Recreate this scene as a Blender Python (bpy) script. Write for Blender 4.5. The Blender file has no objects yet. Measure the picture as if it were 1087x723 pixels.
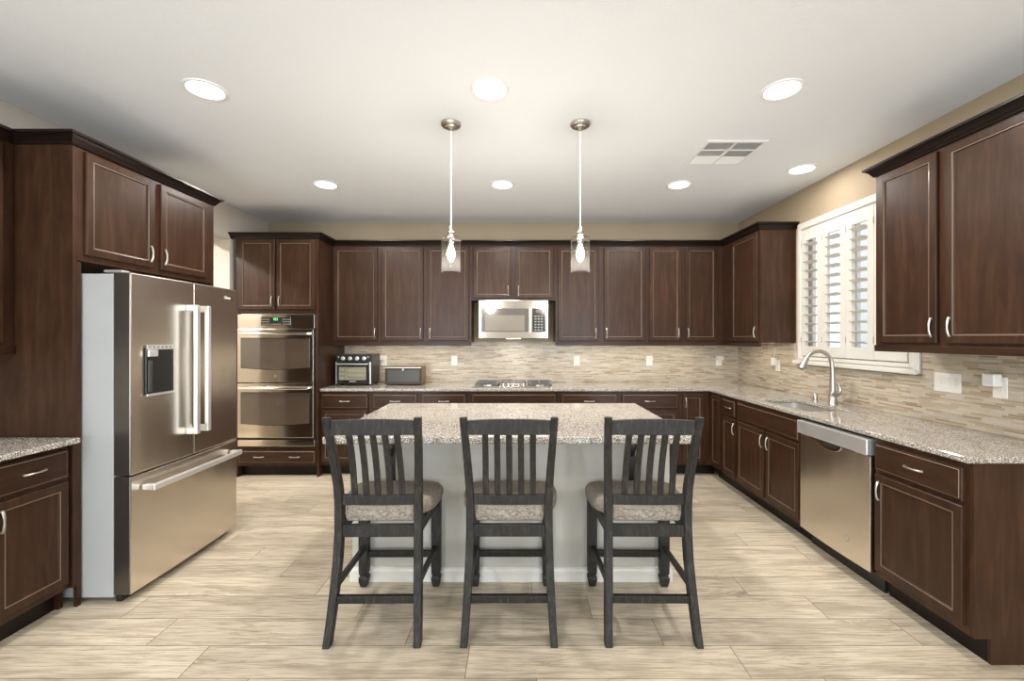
import bpy, bmesh, math, random
from mathutils import Vector, Matrix
random.seed(7)
D = bpy.data
S = bpy.context.scene
COL = S.collection
PI = math.pi

# ------------------------------------------------------------------ camera, world, exposure
cd = D.cameras.new('camera'); cam = D.objects.new('camera', cd); COL.objects.link(cam)
cam.location = (0, 0, 1.44); cam.rotation_euler = (PI/2, 0, 0)
cd.sensor_width = 36; cd.lens = 460/1087*36
cd.shift_x = -7/1087; cd.shift_y = -2.5/1087
cd.clip_start = .05
S.camera = cam
S.view_settings.view_transform = 'Standard'
S.view_settings.look = 'None'
S.view_settings.gamma = 1
S.view_settings.use_curve_mapping = False
S.view_settings.exposure = 0.06
W = D.worlds.new('sky'); S.world = W; W.use_nodes = True
W.node_tree.nodes['Background'].inputs[0].default_value = (.84, .92, 1, 1)
W.node_tree.nodes['Background'].inputs[1].default_value = 1.5

P_DOWN = 17       # W per recessed light
P_FILL = 238       # W of daylight-like fill added at the unseen rear openings
P_STRIP = 1.7     # W per metre of under-cabinet strip
P_BULB = 14.0
UP = math.radians(14)   # added upward tilt so the rear fill brightens the ceiling

# ------------------------------------------------------------------ node helpers
def new_mat(name):
    m = D.materials.new(name); m.use_nodes = True
    nt = m.node_tree
    return m, nt, nt.nodes['Principled BSDF']
class N:
    def __init__(s, nt): s.nt = nt; s.L = nt.links
    def node(s, t, **kw):
        n = s.nt.nodes.new(t)
        for k, v in kw.items(): setattr(n, k, v)
        return n
    def put(s, sock, v):
        if isinstance(v, bpy.types.NodeSocket): s.L.new(v, sock)
        else: sock.default_value = v
    def m(s, op, a, b=0.0, c=0.0):
        n = s.node('ShaderNodeMath', operation=op)
        s.put(n.inputs[0], a); s.put(n.inputs[1], b); s.put(n.inputs[2], c)
        return n.outputs[0]
    def vec(s, x=0.0, y=0.0, z=0.0):
        n = s.node('ShaderNodeCombineXYZ')
        for i, v in enumerate((x, y, z)): s.put(n.inputs[i], v)
        return n.outputs[0]
    def obj(s):
        n = s.node('ShaderNodeTexCoord'); x = s.node('ShaderNodeSeparateXYZ')
        s.L.new(n.outputs['Object'], x.inputs[0])
        return n.outputs['Object'], x.outputs[0], x.outputs[1], x.outputs[2]
    def noise(s, v, scale=5, detail=4, rough=.5, dist=0.0):
        n = s.node('ShaderNodeTexNoise'); s.L.new(v, n.inputs['Vector'])
        n.inputs['Scale'].default_value = scale; n.inputs['Detail'].default_value = detail
        n.inputs['Roughness'].default_value = rough; n.inputs['Distortion'].default_value = dist
        return n.outputs['Fac']
    def white(s, v):
        n = s.node('ShaderNodeTexWhiteNoise', noise_dimensions='3D'); s.L.new(v, n.inputs['Vector'])
        return n.outputs['Value']
    def ramp(s, f, stops, interp='LINEAR'):
        n = s.node('ShaderNodeValToRGB'); s.put(n.inputs[0], f)
        e = n.color_ramp.elements; n.color_ramp.interpolation = interp
        while len(e) < len(stops): e.new(.5)
        for i, (p, c) in enumerate(stops):
            e[i].position = p; e[i].color = (*c, 1) if len(c) == 3 else c
        return n.outputs[0]
    def mix(s, f, a, b, bt='MIX'):
        n = s.node('ShaderNodeMix', data_type='RGBA', blend_type=bt)
        s.put(n.inputs[0], f)
        for i, v in ((6, a), (7, b)):
            if isinstance(v, tuple): v = (*v, 1) if len(v) == 3 else v
            s.put(n.inputs[i], v)
        return n.outputs[2]
    def bump(s, bs, h, strength=.2, dist=.01):
        n = s.node('ShaderNodeBump'); n.inputs['Strength'].default_value = strength
        n.inputs['Distance'].default_value = dist
        s.L.new(h, n.inputs['Height']); s.L.new(n.outputs[0], bs.inputs['Normal'])
def srgb(r, g, b):
    return tuple(((c/255+.055)/1.055)**2.4 if c > 10 else c/255/12.92 for c in (r, g, b))
def plain(name, col, rough=.5, metal=0.0, spec=.5, coat=0.0, var=.04, scale=6):
    m, nt, b = new_mat(name); n = N(nt); o, x, y, z = n.obj()
    f = n.noise(o, scale, 3)
    lo = tuple(c*(1-var) for c in col); hi = tuple(min(1, c*(1+var)) for c in col)
    n.put(b.inputs['Base Color'], n.ramp(f, [(.3, lo), (.7, hi)]))
    b.inputs['Roughness'].default_value = rough; b.inputs['Metallic'].default_value = metal
    b.inputs['Specular IOR Level'].default_value = spec
    b.inputs['Coat Weight'].default_value = coat; b.inputs['Coat Roughness'].default_value = .12
    return m
def emit(name, col, strength):
    m, nt, b = new_mat(name)
    b.inputs['Base Color'].default_value = (*col, 1)
    b.inputs['Emission Color'].default_value = (*col, 1); b.inputs['Emission Strength'].default_value = strength
    return m

# ------------------------------------------------------------------ materials
def mk_cabinet_wood(name, lo, mid, hi, horizontal=False):
    m, nt, b = new_mat(name); n = N(nt); o, x, y, z = n.obj()
    if horizontal: v = n.vec(n.m('MULTIPLY', x, 1.5), n.m('MULTIPLY', y, 12), n.m('MULTIPLY', z, 14))
    else: v = n.vec(n.m('MULTIPLY', x, 12), n.m('MULTIPLY', y, 12), n.m('MULTIPLY', z, 1.3))
    g = n.noise(v, 2.2, 7, .62, .6)
    blot = n.noise(o, 5, 3, .5)
    c = n.ramp(g, [(.25, lo), (.5, mid), (.78, hi)])
    c = n.mix(n.m('MULTIPLY', blot, .42), c, tuple(q*1.35 for q in hi))
    oi = n.node('ShaderNodeObjectInfo')
    hs = n.node('ShaderNodeHueSaturation'); n.L.new(c, hs.inputs['Color'])
    n.L.new(n.m('ADD', n.m('MULTIPLY', oi.outputs['Random'], .25), .88), hs.inputs['Value'])
    n.L.new(hs.outputs[0], b.inputs['Base Color'])
    b.inputs['Roughness'].default_value = .34
    b.inputs['Specular IOR Level'].default_value = .24
    b.inputs['Coat Weight'].default_value = .05; b.inputs['Coat Roughness'].default_value = .2
    n.bump(b, g, .06, .003)
    return m
WOOD = mk_cabinet_wood('espresso_cherry_wood', (.012, .0048, .0025), (.029, .0129, .0065), (.067, .0312, .0160))
WOODH = mk_cabinet_wood('espresso_cherry_wood_horizontal', (.010, .0042, .0023), (.024, .0108, .0056), (.055, .0252, .0130), True)
CROWN = mk_cabinet_wood('dark_crown_wood', (.004, .0022, .0018), (.007, .0036, .0026), (.013, .006, .004), True)
EDGE = plain('painted_bevel_highlight', (.20, .145, .10), .35, coat=.2)  # bevel highlight on the door bead, put into a paler colour

def mk_floor():
    m, nt, b = new_mat('wood_look_floor_tile'); n = N(nt); o, x, y, z = n.obj()
    ry = n.m('DIVIDE', n.m('SUBTRACT', y, 1.832), .1955)
    r = n.m('FLOOR', ry); fy = n.m('FRACT', ry)
    u = n.m('DIVIDE', n.m('ADD', n.m('SUBTRACT', x, .985), n.m('MULTIPLY', r, .304)), 1.215)
    cu = n.m('FLOOR', u); fu = n.m('FRACT', u)
    idv = n.vec(r, cu, 3.0); rnd = n.white(idv); rnd2 = n.white(n.vec(r, cu, 9.0))
    sx = n.m('ADD', x, n.m('MULTIPLY', rnd, 31)); sy = n.m('ADD', y, n.m('MULTIPLY', rnd2, 17))
    big = n.noise(n.vec(n.m('MULTIPLY', sx, .7), n.m('MULTIPLY', sy, 7), rnd), 1.6, 6, .55, 1.4)
    rings = n.m('FRACT', n.m('MULTIPLY', big, 9))
    rings = n.m('ABSOLUTE', n.m('SUBTRACT', rings, .5))
    fine = n.noise(n.vec(n.m('MULTIPLY', sx, 3.5), n.m('MULTIPLY', sy, 70), rnd), 1.5, 5, .6)
    blotch = n.noise(n.vec(n.m('MULTIPLY', sx, .7), n.m('MULTIPLY', sy, 4.5), rnd2), 2.2, 6, .65, .6)
    c = n.ramp(fine, [(.32, srgb(168, 151, 128)), (.5, srgb(205, 192, 170)), (.75, srgb(222, 210, 190))])
    c = n.mix(n.ramp(blotch, [(.48, (0, 0, 0)), (.72, (.8, .8, .8))]), c, srgb(150, 136, 118))
    ringmask = n.m('MULTIPLY', n.ramp(rings, [(.0, (.6, .6, .6)), (.2, (0, 0, 0))]), n.ramp(n.noise(n.vec(sx, n.m('MULTIPLY', sy, 2.0), 4.0), 2.0, 3), [(.46, (0, 0, 0)), (.62, (.8, .8, .8))]))
    c = n.mix(ringmask, c, srgb(118, 104, 88))
    hs = n.node('ShaderNodeHueSaturation'); n.L.new(c, hs.inputs['Color'])
    n.L.new(n.m('ADD', n.m('MULTIPLY', rnd, .24), .84), hs.inputs['Value'])
    hs.inputs['Saturation'].default_value = 1.0
    seam = n.m('MAXIMUM', n.m('LESS_THAN', fy, .016), n.m('LESS_THAN', fu, .0028))
    c = n.mix(seam, hs.outputs[0], srgb(112, 96, 80))
    n.L.new(c, b.inputs['Base Color'])
    b.inputs['Roughness'].default_value = .34
    n.bump(b, n.m('SUBTRACT', n.m('MULTIPLY', fine, .3), seam), .25, .002)
    return m
FLOOR = mk_floor()

def mk_granite():
    m, nt, b = new_mat('speckled_granite'); n = N(nt); o, x, y, z = n.obj()
    def vor(scale):
        v = n.node('ShaderNodeTexVoronoi'); n.L.new(o, v.inputs['Vector']); v.inputs['Scale'].default_value = scale
        s = n.node('ShaderNodeSeparateColor'); n.L.new(v.outputs['Color'], s.inputs[0])
        return s.outputs[0], s.outputs[1]
    a, a2 = vor(210); d, d2 = vor(330); e, e2 = vor(120)
    c = n.ramp(a, [(0, srgb(150, 142, 132)), (.4, srgb(177, 170, 160)), (.7, srgb(128, 120, 111)), (.85, srgb(208, 204, 197))], 'CONSTANT')
    c = n.mix(n.m('GREATER_THAN', d, .84), c, srgb(48, 44, 42))
    c = n.mix(n.m('GREATER_THAN', e, .90), c, srgb(128, 116, 106))
    c = n.mix(n.m('GREATER_THAN', d2, .90), c, srgb(240, 236, 228))
    n.L.new(c, b.inputs['Base Color'])
    b.inputs['Roughness'].default_value = .05
    b.inputs['Specular IOR Level'].default_value = .8
    return m
GRANITE = mk_granite()

def mk_mosaic(axis):
    m, nt, b = new_mat('linear_mosaic_tile_' + axis); n = N(nt); o, x, y, z = n.obj()
    u = x if axis == 'x' else y
    row = n.m('FLOOR', n.m('DIVIDE', z, .0122)); fr = n.m('FRACT', n.m('DIVIDE', z, .0122))
    off = n.white(n.vec(row, 1.0, 2.0)); ln = n.m('ADD', .085, n.m('MULTIPLY', n.white(n.vec(row, 5.0, 2.0)), .06))
    q = n.m('ADD', n.m('DIVIDE', u, ln), n.m('MULTIPLY', off, 5))
    ci = n.m('FLOOR', q); fq = n.m('FRACT', q)
    t = n.white(n.vec(row, ci, 7.0))
    c = n.ramp(t, [(0, srgb(192, 180, 160)), (.22, srgb(178, 164, 143)), (.45, srgb(200, 190, 174)), (.62, srgb(166, 149, 126)),
                   (.76, srgb(194, 187, 174)), (.88, srgb(150, 130, 105)), (.95, srgb(182, 178, 168))], 'CONSTANT')
    c = n.mix(n.m('MULTIPLY', n.noise(o, 40, 3), .35), c, srgb(166, 150, 128))
    g = n.m('MAXIMUM', n.m('LESS_THAN', fr, .10), n.m('LESS_THAN', fq, .014))
    c = n.mix(g, c, srgb(200, 190, 172))
    n.L.new(c, b.inputs['Base Color'])
    n.L.new(n.m('ADD', .18, n.m('MULTIPLY', n.white(n.vec(row, ci, 3.0)), .35)), b.inputs['Roughness'])
    n.bump(b, n.m('SUBTRACT', 1.0, g), .3, .0015)
    return m
MOSAIC_X = mk_mosaic('x'); MOSAIC_Y = mk_mosaic('y')

def mk_paint(name, col, bump=.12, scale=160, rough=.7):
    m, nt, b = new_mat(name); n = N(nt); o, x, y, z = n.obj()
    n.put(b.inputs['Base Color'], n.ramp(n.noise(o, 2, 2), [(.3, tuple(c*.985 for c in col)), (.7, col)]))
    b.inputs['Roughness'].default_value = rough
    n.bump(b, n.noise(o, scale, 3), bump, .003)
    return m
WALL = mk_paint('beige_wall_paint', srgb(172, 155, 130))
WALLC = mk_paint('cool_lit_wall_paint', srgb(196, 190, 180))  # wall paint made greyer, the cool light is put into its colour
CEIL = mk_paint('white_textured_ceiling', (.85, .885, .935), .35, 90, .85)
WHITE = plain('white_trim_paint', (.72, .69, .63), .35, var=.015)
ISL = mk_paint('pale_island_paint', srgb(192, 188, 178), .05, 60, .5)

def mk_steel(name, col, rough, axis):
    m, nt, b = new_mat(name); n = N(nt); o, x, y, z = n.obj()
    sc = [260, 260, 260]; sc[axis] = 2
    v = n.vec(n.m('MULTIPLY', x, sc[0]), n.m('MULTIPLY', y, sc[1]), n.m('MULTIPLY', z, sc[2]))
    f = n.noise(v, 1, 2)
    wav = n.noise(n.vec(*[n.m('MULTIPLY', q_, .5 if i_ == axis else 3.2) for i_, q_ in enumerate((x, y, z))]), 1.6, 1, .4)
    n.put(b.inputs['Base Color'], n.ramp(f, [(.3, tuple(c*.985 for c in col)), (.7, col)]))
    b.inputs['Metallic'].default_value = 1
    n.L.new(n.m('ADD', rough, n.m('MULTIPLY', f, .02)), b.inputs['Roughness'])
    n.bump(b, wav, .45, .012)
    return m
STEEL = mk_steel('brushed_stainless_steel', (.74, .68, .60), .25, 2)
STEELH = mk_steel('brushed_stainless_steel_horizontal', (.62, .57, .50), .12, 0)
NICKEL = plain('satin_nickel', (.52, .49, .45), .33, 1.0)
CHROME = plain('polished_chrome', (.75, .74, .72), .10, 1.0)
HANDLE_AL = plain('satin_aluminium_handle', (.80, .80, .79), .32, .75)
FRIDGE_SIDE = plain('light_grey_enamel', (.43, .435, .435), .45, var=.02)
DARKSTEEL = plain('dark_brushed_door_edge', (.16, .145, .13), .3, .9)
BLACK = plain('black_plastic', (.012, .012, .012), .35)
BLACKGLOSS = plain('black_gloss_glass', (.02, .018, .016), .06, spec=.8, coat=.6)
OVENGLASS = plain('smoked_oven_glass', (.075, .055, .040), .05, spec=1.0, coat=1.0)
MWGLASS = plain('grey_mesh_microwave_glass', (.12, .105, .09), .12, spec=.8, coat=.5)
WHITE2 = plain('white_enamel', (.86, .87, .88), .4, var=.01)
PLASTIC = plain('white_plastic', (.80, .77, .72), .35, var=.01)
GREYP = plain('grey_plastic', (.30, .29, .28), .4)
DARKVENT = plain('dark_duct', (.45, .45, .46), .8)
BRONZE = plain('bronze_metal_box', (.22, .13, .06), .35, .6)
GREEN = emit('green_display_digits', (.1, .9, .25), 2.0)
LENS = emit('recessed_light_lens', (1, .97, .92), 9)
BULB = emit('warm_bulb', (1, .80, .50), 22)
def mk_glass(name, fk, seedy):
    m, nt, b = new_mat(name); nt.nodes.remove(b); n = N(nt)
    t = n.node('ShaderNodeBsdfTransparent'); g = n.node('ShaderNodeBsdfGlossy'); g.inputs['Roughness'].default_value = .02
    t.inputs[0].default_value = (.97, .97, .97, 1)
    lw = n.node('ShaderNodeLayerWeight'); lw.inputs[0].default_value = .04
    mx = n.node('ShaderNodeMixShader'); n.L.new(n.m('MULTIPLY', lw.outputs['Fresnel'], fk), mx.inputs[0])
    n.L.new(t.outputs[0], mx.inputs[1]); n.L.new(g.outputs[0], mx.inputs[2])
    tr = n.node('ShaderNodeBsdfTranslucent'); tr.inputs[0].default_value = (.95, .95, .95, 1)
    m2 = n.node('ShaderNodeMixShader'); m2.inputs[0].default_value = seedy
    n.L.new(mx.outputs[0], m2.inputs[1]); n.L.new(tr.outputs[0], m2.inputs[2])
    n.L.new(m2.outputs[0], nt.nodes['Material Output'].inputs[0])
    return m
GLASS = mk_glass('clear_window_glass', .8, 0.0)
SEEDY = mk_glass('seedy_shade_glass', .45, .004)
def mk_stool_wood():
    m, nt, b = new_mat('weathered_charcoal_wood'); n = N(nt); o, x, y, z = n.obj()
    f1 = n.noise(n.vec(n.m('MULTIPLY', x, 9), n.m('MULTIPLY', y, 9), n.m('MULTIPLY', z, 1.6)), 9, 6, .7)
    f2 = n.noise(n.vec(n.m('MULTIPLY', x, 1.6), n.m('MULTIPLY', y, 9), n.m('MULTIPLY', z, 9)), 11, 6, .7)
    f = n.m('MAXIMUM', n.m('MULTIPLY', f1, 1.0), n.m('MULTIPLY', f2, .85))
    n.put(b.inputs['Base Color'], n.ramp(f, [(.42, (.012, .0105, .0095)), (.58, (.028, .025, .022)), (.72, (.075, .067, .058))]))
    b.inputs['Roughness'].default_value = .5; b.inputs['Specular IOR Level'].default_value = .3
    n.bump(b, f, .25, .002)
    return m
STOOL = mk_stool_wood()
def mk_fabric():
    m, nt, b = new_mat('tweed_seat_fabric'); n = N(nt); o, x, y, z = n.obj()
    f = n.noise(o, 330, 4, .8)
    f2 = n.noise(n.vec(n.m('MULTIPLY', x, 1), n.m('MULTIPLY', y, 5), z), 60, 3, .7)
    f = n.m('ADD', n.m('MULTIPLY', f, .6), n.m('MULTIPLY', f2, .4))
    n.put(b.inputs['Base Color'], n.ramp(f, [(.38, srgb(78, 70, 64)), (.5, srgb(142, 131, 119)), (.62, srgb(188, 179, 166))]))
    b.inputs['Roughness'].default_value = .95
    n.bump(b, f, .5, .003)
    return m
FABRIC = mk_fabric()

# ------------------------------------------------------------------ mesh helpers
class MB:
    def __init__(s): s.bm = bmesh.new()
    def box(s, x0, x1, y0, y1, z0, z1):
        v = [s.bm.verts.new(p) for p in ((x0, y0, z0), (x1, y0, z0), (x1, y1, z0), (x0, y1, z0), (x0, y0, z1), (x1, y0, z1), (x1, y1, z1), (x0, y1, z1))]
        for f in ((0, 3, 2, 1), (4, 5, 6, 7), (0, 1, 5, 4), (1, 2, 6, 5), (2, 3, 7, 6), (3, 0, 4, 7)): s.bm.faces.new([v[i] for i in f])
        return s
    def loft(s, rings, cap=True, closed=False):
        vs = [[s.bm.verts.new(p) for p in r] for r in rings]
        n = len(rings[0])
        pairs = list(zip(vs, vs[1:])) + ([(vs[-1], vs[0])] if closed else [])
        for a, b in pairs:
            for i in range(n):
                j = (i+1) % n
                s.bm.faces.new((a[i], a[j], b[j], b[i]))
        if cap and not closed:
            s.bm.faces.new(list(reversed(vs[0]))); s.bm.faces.new(vs[-1])
        return s
    def cyl(s, c, r, h, axis='z', n=24, r2=None):
        r2 = r if r2 is None else r2
        return s.lathe(c, [(r, 0), (r2, h)], axis, n)
    def lathe(s, c, prof, axis='z', n=24, cap=True):
        rings = []
        for (r, t) in prof:
            ring = []
            for i in range(n):
                a = 2*PI*i/n; u, v = r*math.cos(a), r*math.sin(a)
                p = {'z': (u, v, t), 'y': (u, t, v), 'x': (t, u, v)}[axis]
                ring.append((c[0]+p[0], c[1]+p[1], c[2]+p[2]))
            rings.append(ring)
        return s.loft(rings, cap)
    def tube(s, path, r, n=10, up=(0, 0, 1), sec=None):
        path = [Vector(p) for p in path]; rings = []; up = Vector(up)
        rr = r if isinstance(r, (list, tuple)) else [r]*len(path)
        for i, p in enumerate(path):
            t = (path[min(i+1, len(path)-1)] - path[max(i-1, 0)]).normalized()
            a = t.cross(up)
            if a.length < 1e-3: a = t.cross(Vector((1, 0, 0)))
            a.normalize(); b = a.cross(t)
            if sec: rings.append([p + a*u + b*v for u, v in sec])
            else: rings.append([p + (a*math.cos(2*PI*k/n) + b*math.sin(2*PI*k/n))*rr[i] for k in range(n)])
        return s.loft(rings)
    def prism(s, poly, axis, a, b):
        def P(u, v, t): return {'x': (t, u, v), 'y': (u, t, v), 'z': (u, v, t)}[axis]
        return s.loft([[P(u, v, a) for u, v in poly], [P(u, v, b) for u, v in poly]])
    def cells(s, us, vs, hole, plane, a, b):
        """slab made of grid cells without the cells in `hole`; plane 'xy','yz','xz'"""
        def P(u, v, t): return {'xy': (u, v, t), 'yz': (t, u, v), 'xz': (u, t, v)}[plane]
        vt = {}
        def g(i, j, k):
            key = (i, j, k)
            if key not in vt: vt[key] = s.bm.verts.new(P(us[i], vs[j], (a, b)[k]))
            return vt[key]
        nu, nv = len(us)-1, len(vs)-1
        on = lambda i, j: 0 <= i < nu and 0 <= j < nv and (i, j) not in hole
        for i in range(nu):
            for j in range(nv):
                if not on(i, j): continue
                s.bm.faces.new((g(i, j, 0), g(i+1, j, 0), g(i+1, j+1, 0), g(i, j+1, 0)))
                s.bm.faces.new((g(i, j, 1), g(i+1, j, 1), g(i+1, j+1, 1), g(i, j+1, 1)))
                for (di, dj, e0, e1) in ((-1, 0, (i, j), (i, j+1)), (1, 0, (i+1, j), (i+1, j+1)), (0, -1, (i, j), (i+1, j)), (0, 1, (i, j+1), (i+1, j+1))):
                    if not on(i+di, j+dj): s.bm.faces.new((g(*e0, 0), g(*e1, 0), g(*e1, 1), g(*e0, 1)))
        return s
    def build(s, name, mat, parent=None, bev=0, smooth=False, segs=2):
        bmesh.ops.recalc_face_normals(s.bm, faces=s.bm.faces)
        me = D.meshes.new(name); s.bm.to_mesh(me); s.bm.free()
        for m in (mat if isinstance(mat, (list, tuple)) else [mat]): me.materials.append(m)
        if smooth:
            for p in me.polygons: p.use_smooth = True
        o = D.objects.new(name, me); COL.objects.link(o)
        if parent: o.parent = parent
        if bev:
            md = o.modifiers.new('bevel', 'BEVEL'); md.width = bev; md.segments = segs; md.limit_method = 'ANGLE'; md.angle_limit = .6
        if smooth:
            me.set_sharp_from_angle(angle=math.radians(40))
        return o
def tag(o, label, cat, group=None, kind=None):
    o['label'] = label; o['category'] = cat
    if group: o['group'] = group
    if kind: o['kind'] = kind
    return o
def thing(name, label, cat, loc=(0, 0, 0), rz=0, group=None):
    o = D.objects.new(name, None); COL.objects.link(o); o.location = loc; o.rotation_euler = (0, 0, rz)
    o.empty_display_size = .1
    return tag(o, label, cat, group)
def struct(o): o['kind'] = 'structure'; return o
def copy_tree(o, parent=None):
    c = o.copy(); COL.objects.link(c); c.parent = parent
    for ch in o.children: copy_tree(ch, c)
    return c
def box(name, mat, parent, *b, bev=0): return MB().box(*b).build(name, mat, parent, bev)
def area(name, loc, rot, sx, sy, power, col=(1, 1, 1), shape='RECTANGLE', parent=None, spread=PI):
    l = D.lights.new(name, 'AREA'); l.shape = shape; l.size = sx
    if shape in ('RECTANGLE', 'ELLIPSE'): l.size_y = sy
    l.energy = power; l.color = col; l.spread = spread
    o = D.objects.new(name, l); COL.objects.link(o); o.location = loc; o.rotation_euler = rot
    if parent: o.parent = parent
    return o

# ------------------------------------------------------------------ the room
XL, XR, YB, YR, ZC = -2.978, 2.62, 5.16, -3.6, 2.814
struct(MB().box(XL-1.6, XR+.2, YR-.2, YB+.2, -.1, 0).build('floor', FLOOR))
struct(MB().box(XL-1.6, XR+.2, YR-.2, YB+.2, ZC, ZC+.1).build('ceiling', CEIL))
struct(MB().box(XL-1.6, XR+.2, YB, YB+.2, 0, ZC).build('wall_back', WALL))
struct(MB().cells([YR, 3.46, 4.465, YB], [0, 2.462, ZC], {(1, 0)}, 'yz', XL-.26, XL).build('wall_left', WALLC))
struct(MB().box(XL-1.6, XL-1.45, YR, YB, 0, ZC).build('wall_passage', WALLC))
struct(MB().cells([YR, 2.89, 3.975, YB], [0, 1.28, 2.425, ZC], {(1, 1)}, 'yz', XR, XR+.1).build('wall_right', WALL))
# unseen rear wall with two wide openings, fill lights added in them
struct(MB().cells([XL-1.6, -2.9, -1.35, .95, 2.5, XR+.2], [0, .05, 2.35, ZC], {(1, 1), (3, 1)}, 'xz', YR-.2, YR).build('wall_rear', WALLC))
area('rear_fill', (-2.125, YR+.02, 1.2), (PI/2+UP, 0, 0), 1.5, 2.25, P_FILL/2, (.80, .91, 1))
area('rear_fill', (1.725, YR+.02, 1.2), (PI/2+UP, 0, 0), 1.5, 2.25, P_FILL/2, (.80, .91, 1))

# mosaic backsplash
tag(MB().box(-2.069, XR-.001, YB-.0105, YB-.001, .9155, 1.396).build('tile_backsplash', MOSAIC_X), 'cream and tan thin-strip mosaic backsplash behind the cooktop on the back wall', 'backsplash')
tag(MB().cells([1.78, 2.80, 4.062, YB-.0110], [.9155, 1.195, 1.396], {(1, 1)}, 'yz', XR-.0105, XR-.001).build('tile_backsplash', MOSAIC_Y), 'tan and brown thin-strip mosaic backsplash on the right wall under the window', 'backsplash')

# ------------------------------------------------------------------ cabinetry
def door_mesh(x0, x1, z0, z1, st=.047, t=.020, drop=.009, slab=False):
    """five-piece door: bevelled lip, stiles and rails, inner bead, recessed panel; front at y=-t"""
    b = MB()
    def ring(i, y): return [(x0+i, y, z0+i), (x1-i, y, z0+i), (x1-i, y, z1-i), (x0+i, y, z1-i)]
    if slab: rs = [ring(0, 0), ring(0, -t+.006), ring(.004, -t+.001), ring(.011, -t+.001), ring(.014, -t-.001)]
    else:
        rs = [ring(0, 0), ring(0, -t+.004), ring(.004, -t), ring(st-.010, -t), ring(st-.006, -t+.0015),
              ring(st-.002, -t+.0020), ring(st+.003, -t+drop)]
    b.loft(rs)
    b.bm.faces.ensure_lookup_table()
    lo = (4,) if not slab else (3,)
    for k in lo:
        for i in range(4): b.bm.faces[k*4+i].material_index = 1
    return b
def pull(parent, c, vertical, L=.098):
    """bowed cabinet pull with two feet"""
    x, z = c; path = []
    for i in range(13):
        t = i/12; s = (t-.5)*L
        y = -.021 - .013*math.sin(PI*t)**.6
        path.append((x, y, z+s) if vertical else (x+s, y, z))
    rr = [.0042 + .0018*abs(math.cos(PI*i/12)) for i in range(13)]
    m = MB().tube(path, rr, 8, up=(0, 1, 0))
    for s in (-1, 1):
        p = (x, -.0205, z+s*L/2*.98) if vertical else (x+s*L/2*.98, -.0205, z)
        m.lathe((p[0], p[1], p[2]), [(.0075, 0), (.006, -.006)], 'y', 10)
    return m.build('handle', NICKEL, parent, smooth=True)
def front(root, kind, x0, x1, z0, z1, h=None):
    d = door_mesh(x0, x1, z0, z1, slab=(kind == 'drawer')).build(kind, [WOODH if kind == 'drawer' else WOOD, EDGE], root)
    hz = z0+.085 if z0 > 1.2 else z1-.09
    if h == 'R': pull(d, (x1-.028, hz), True)
    elif h == 'L': pull(d, (x0+.028, hz), True)
    elif h == 'C': pull(d, ((x0+x1)/2, (z0+z1)/2), False)
    elif h == 'CC':
        for q in (.27, .73): pull(d, (x0+(x1-x0)*q, (z0+z1)/2), False)
    return d
def cabinet(name, label, cat, loc, rz, w, d, z0, z1, fronts, toe=False, rail=False, group=None, ctop=None, extra_frame=None):
    r = thing(name, label, cat, loc, rz, group)
    e = .0006
    if ctop: # hollow carcass so that a basin can sit in it
        m = MB().box(e, .018, .02, d, z0, z1).box(w-.018, w-e, .02, d, z0, z1).box(.018, w-.018, .02, d, z0, z0+.018).box(.018, w-.018, d-.012, d, z0+.018, z1)
        m.build('carcass', WOOD, r)
    else: box('carcass', WOOD, r, e, w-e, .02, d, z0, z1)
    box('face_frame', WOOD, r, e, w-e, 0, .0198, z0, z1)
    if toe: box('toe_kick', CROWN, r, e, w-e, .075, .09, 0, z0)
    if rail: box('light_rail', WOODH, r, e, w-e, -.012, .012, z0-.040, z0, bev=.003)
    for f in fronts: front(r, *f)
    return r

BZ0, BZ1 = .115, .885          # base cabinets
DZ = (.706, .859)              # drawer fronts
BD = (.150, .687)              # base doors
UZ0, UZ1 = 1.397, 2.50         # wall cabinets
UD = (1.413, 2.452)
YF = 4.53                      # back base faces
def bb(x0, x1, fr, label, **k):
    return cabinet(k.pop('name', 'base_cabinet'), label, 'cabinet', (x0, YF, 0), 0, x1-x0, YB-YF, BZ0, BZ1, [(a, p-x0, q-x0, *zz, h) for a, p, q, zz, h in fr], toe=True, group='dark base cabinets along the back wall', **k)
bb(-2.07, -1.543, [('drawer', -2.055, -1.568, DZ, 'C'), ('door', -2.055, -1.568, BD, 'R')], 'dark brown base cabinet right beside the double oven tower')
bb(-1.543, -1.033, [('drawer', -1.517, -1.057, DZ, 'C'), ('door', -1.517, -1.057, BD, 'R')], 'dark brown base cabinet under the small bronze countertop box')
bb(-1.033, -.519, [('drawer', -1.009, -.551, DZ, 'C'), ('door', -1.009, -.551, BD, 'L')], 'dark brown base cabinet just left of the cooktop cabinet')
bb(-.519, .418, [('drawer', -.4875, .389, DZ, None), ('door', -.4875, -.052, BD, 'R'), ('door', -.046, .389, BD, 'L')], 'wide dark base cabinet under the gas cooktop with plain false drawer front')
bb(.418, 1.052, [('drawer', .448, 1.026, DZ, 'C'), ('door', .448, .734, BD, 'R'), ('door', .740, 1.026, BD, 'L')], 'dark brown base cabinet just right of the cooktop cabinet')
bb(1.052, 1.685, [('drawer', 1.078, 1.659, DZ, 'C'), ('door', 1.078, 1.366, BD, 'R'), ('door', 1.372, 1.659, BD, 'L')], 'dark brown drawer and door base cabinet second from the right corner on back wall')
r_ = cabinet('corner_base_cabinet', 'dark brown blind corner base cabinet with one tall narrow door in the right corner', 'cabinet', (1.685, YF, 0), 0, XR-1.685, YB-YF, BZ0, BZ1,
        [('door', .027, .245, .150, .859, 'L')], toe=False, group='dark base cabinets along the back wall')
box('toe_kick', CROWN, r_, 0, .395, .075, .09, 0, BZ0)

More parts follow.
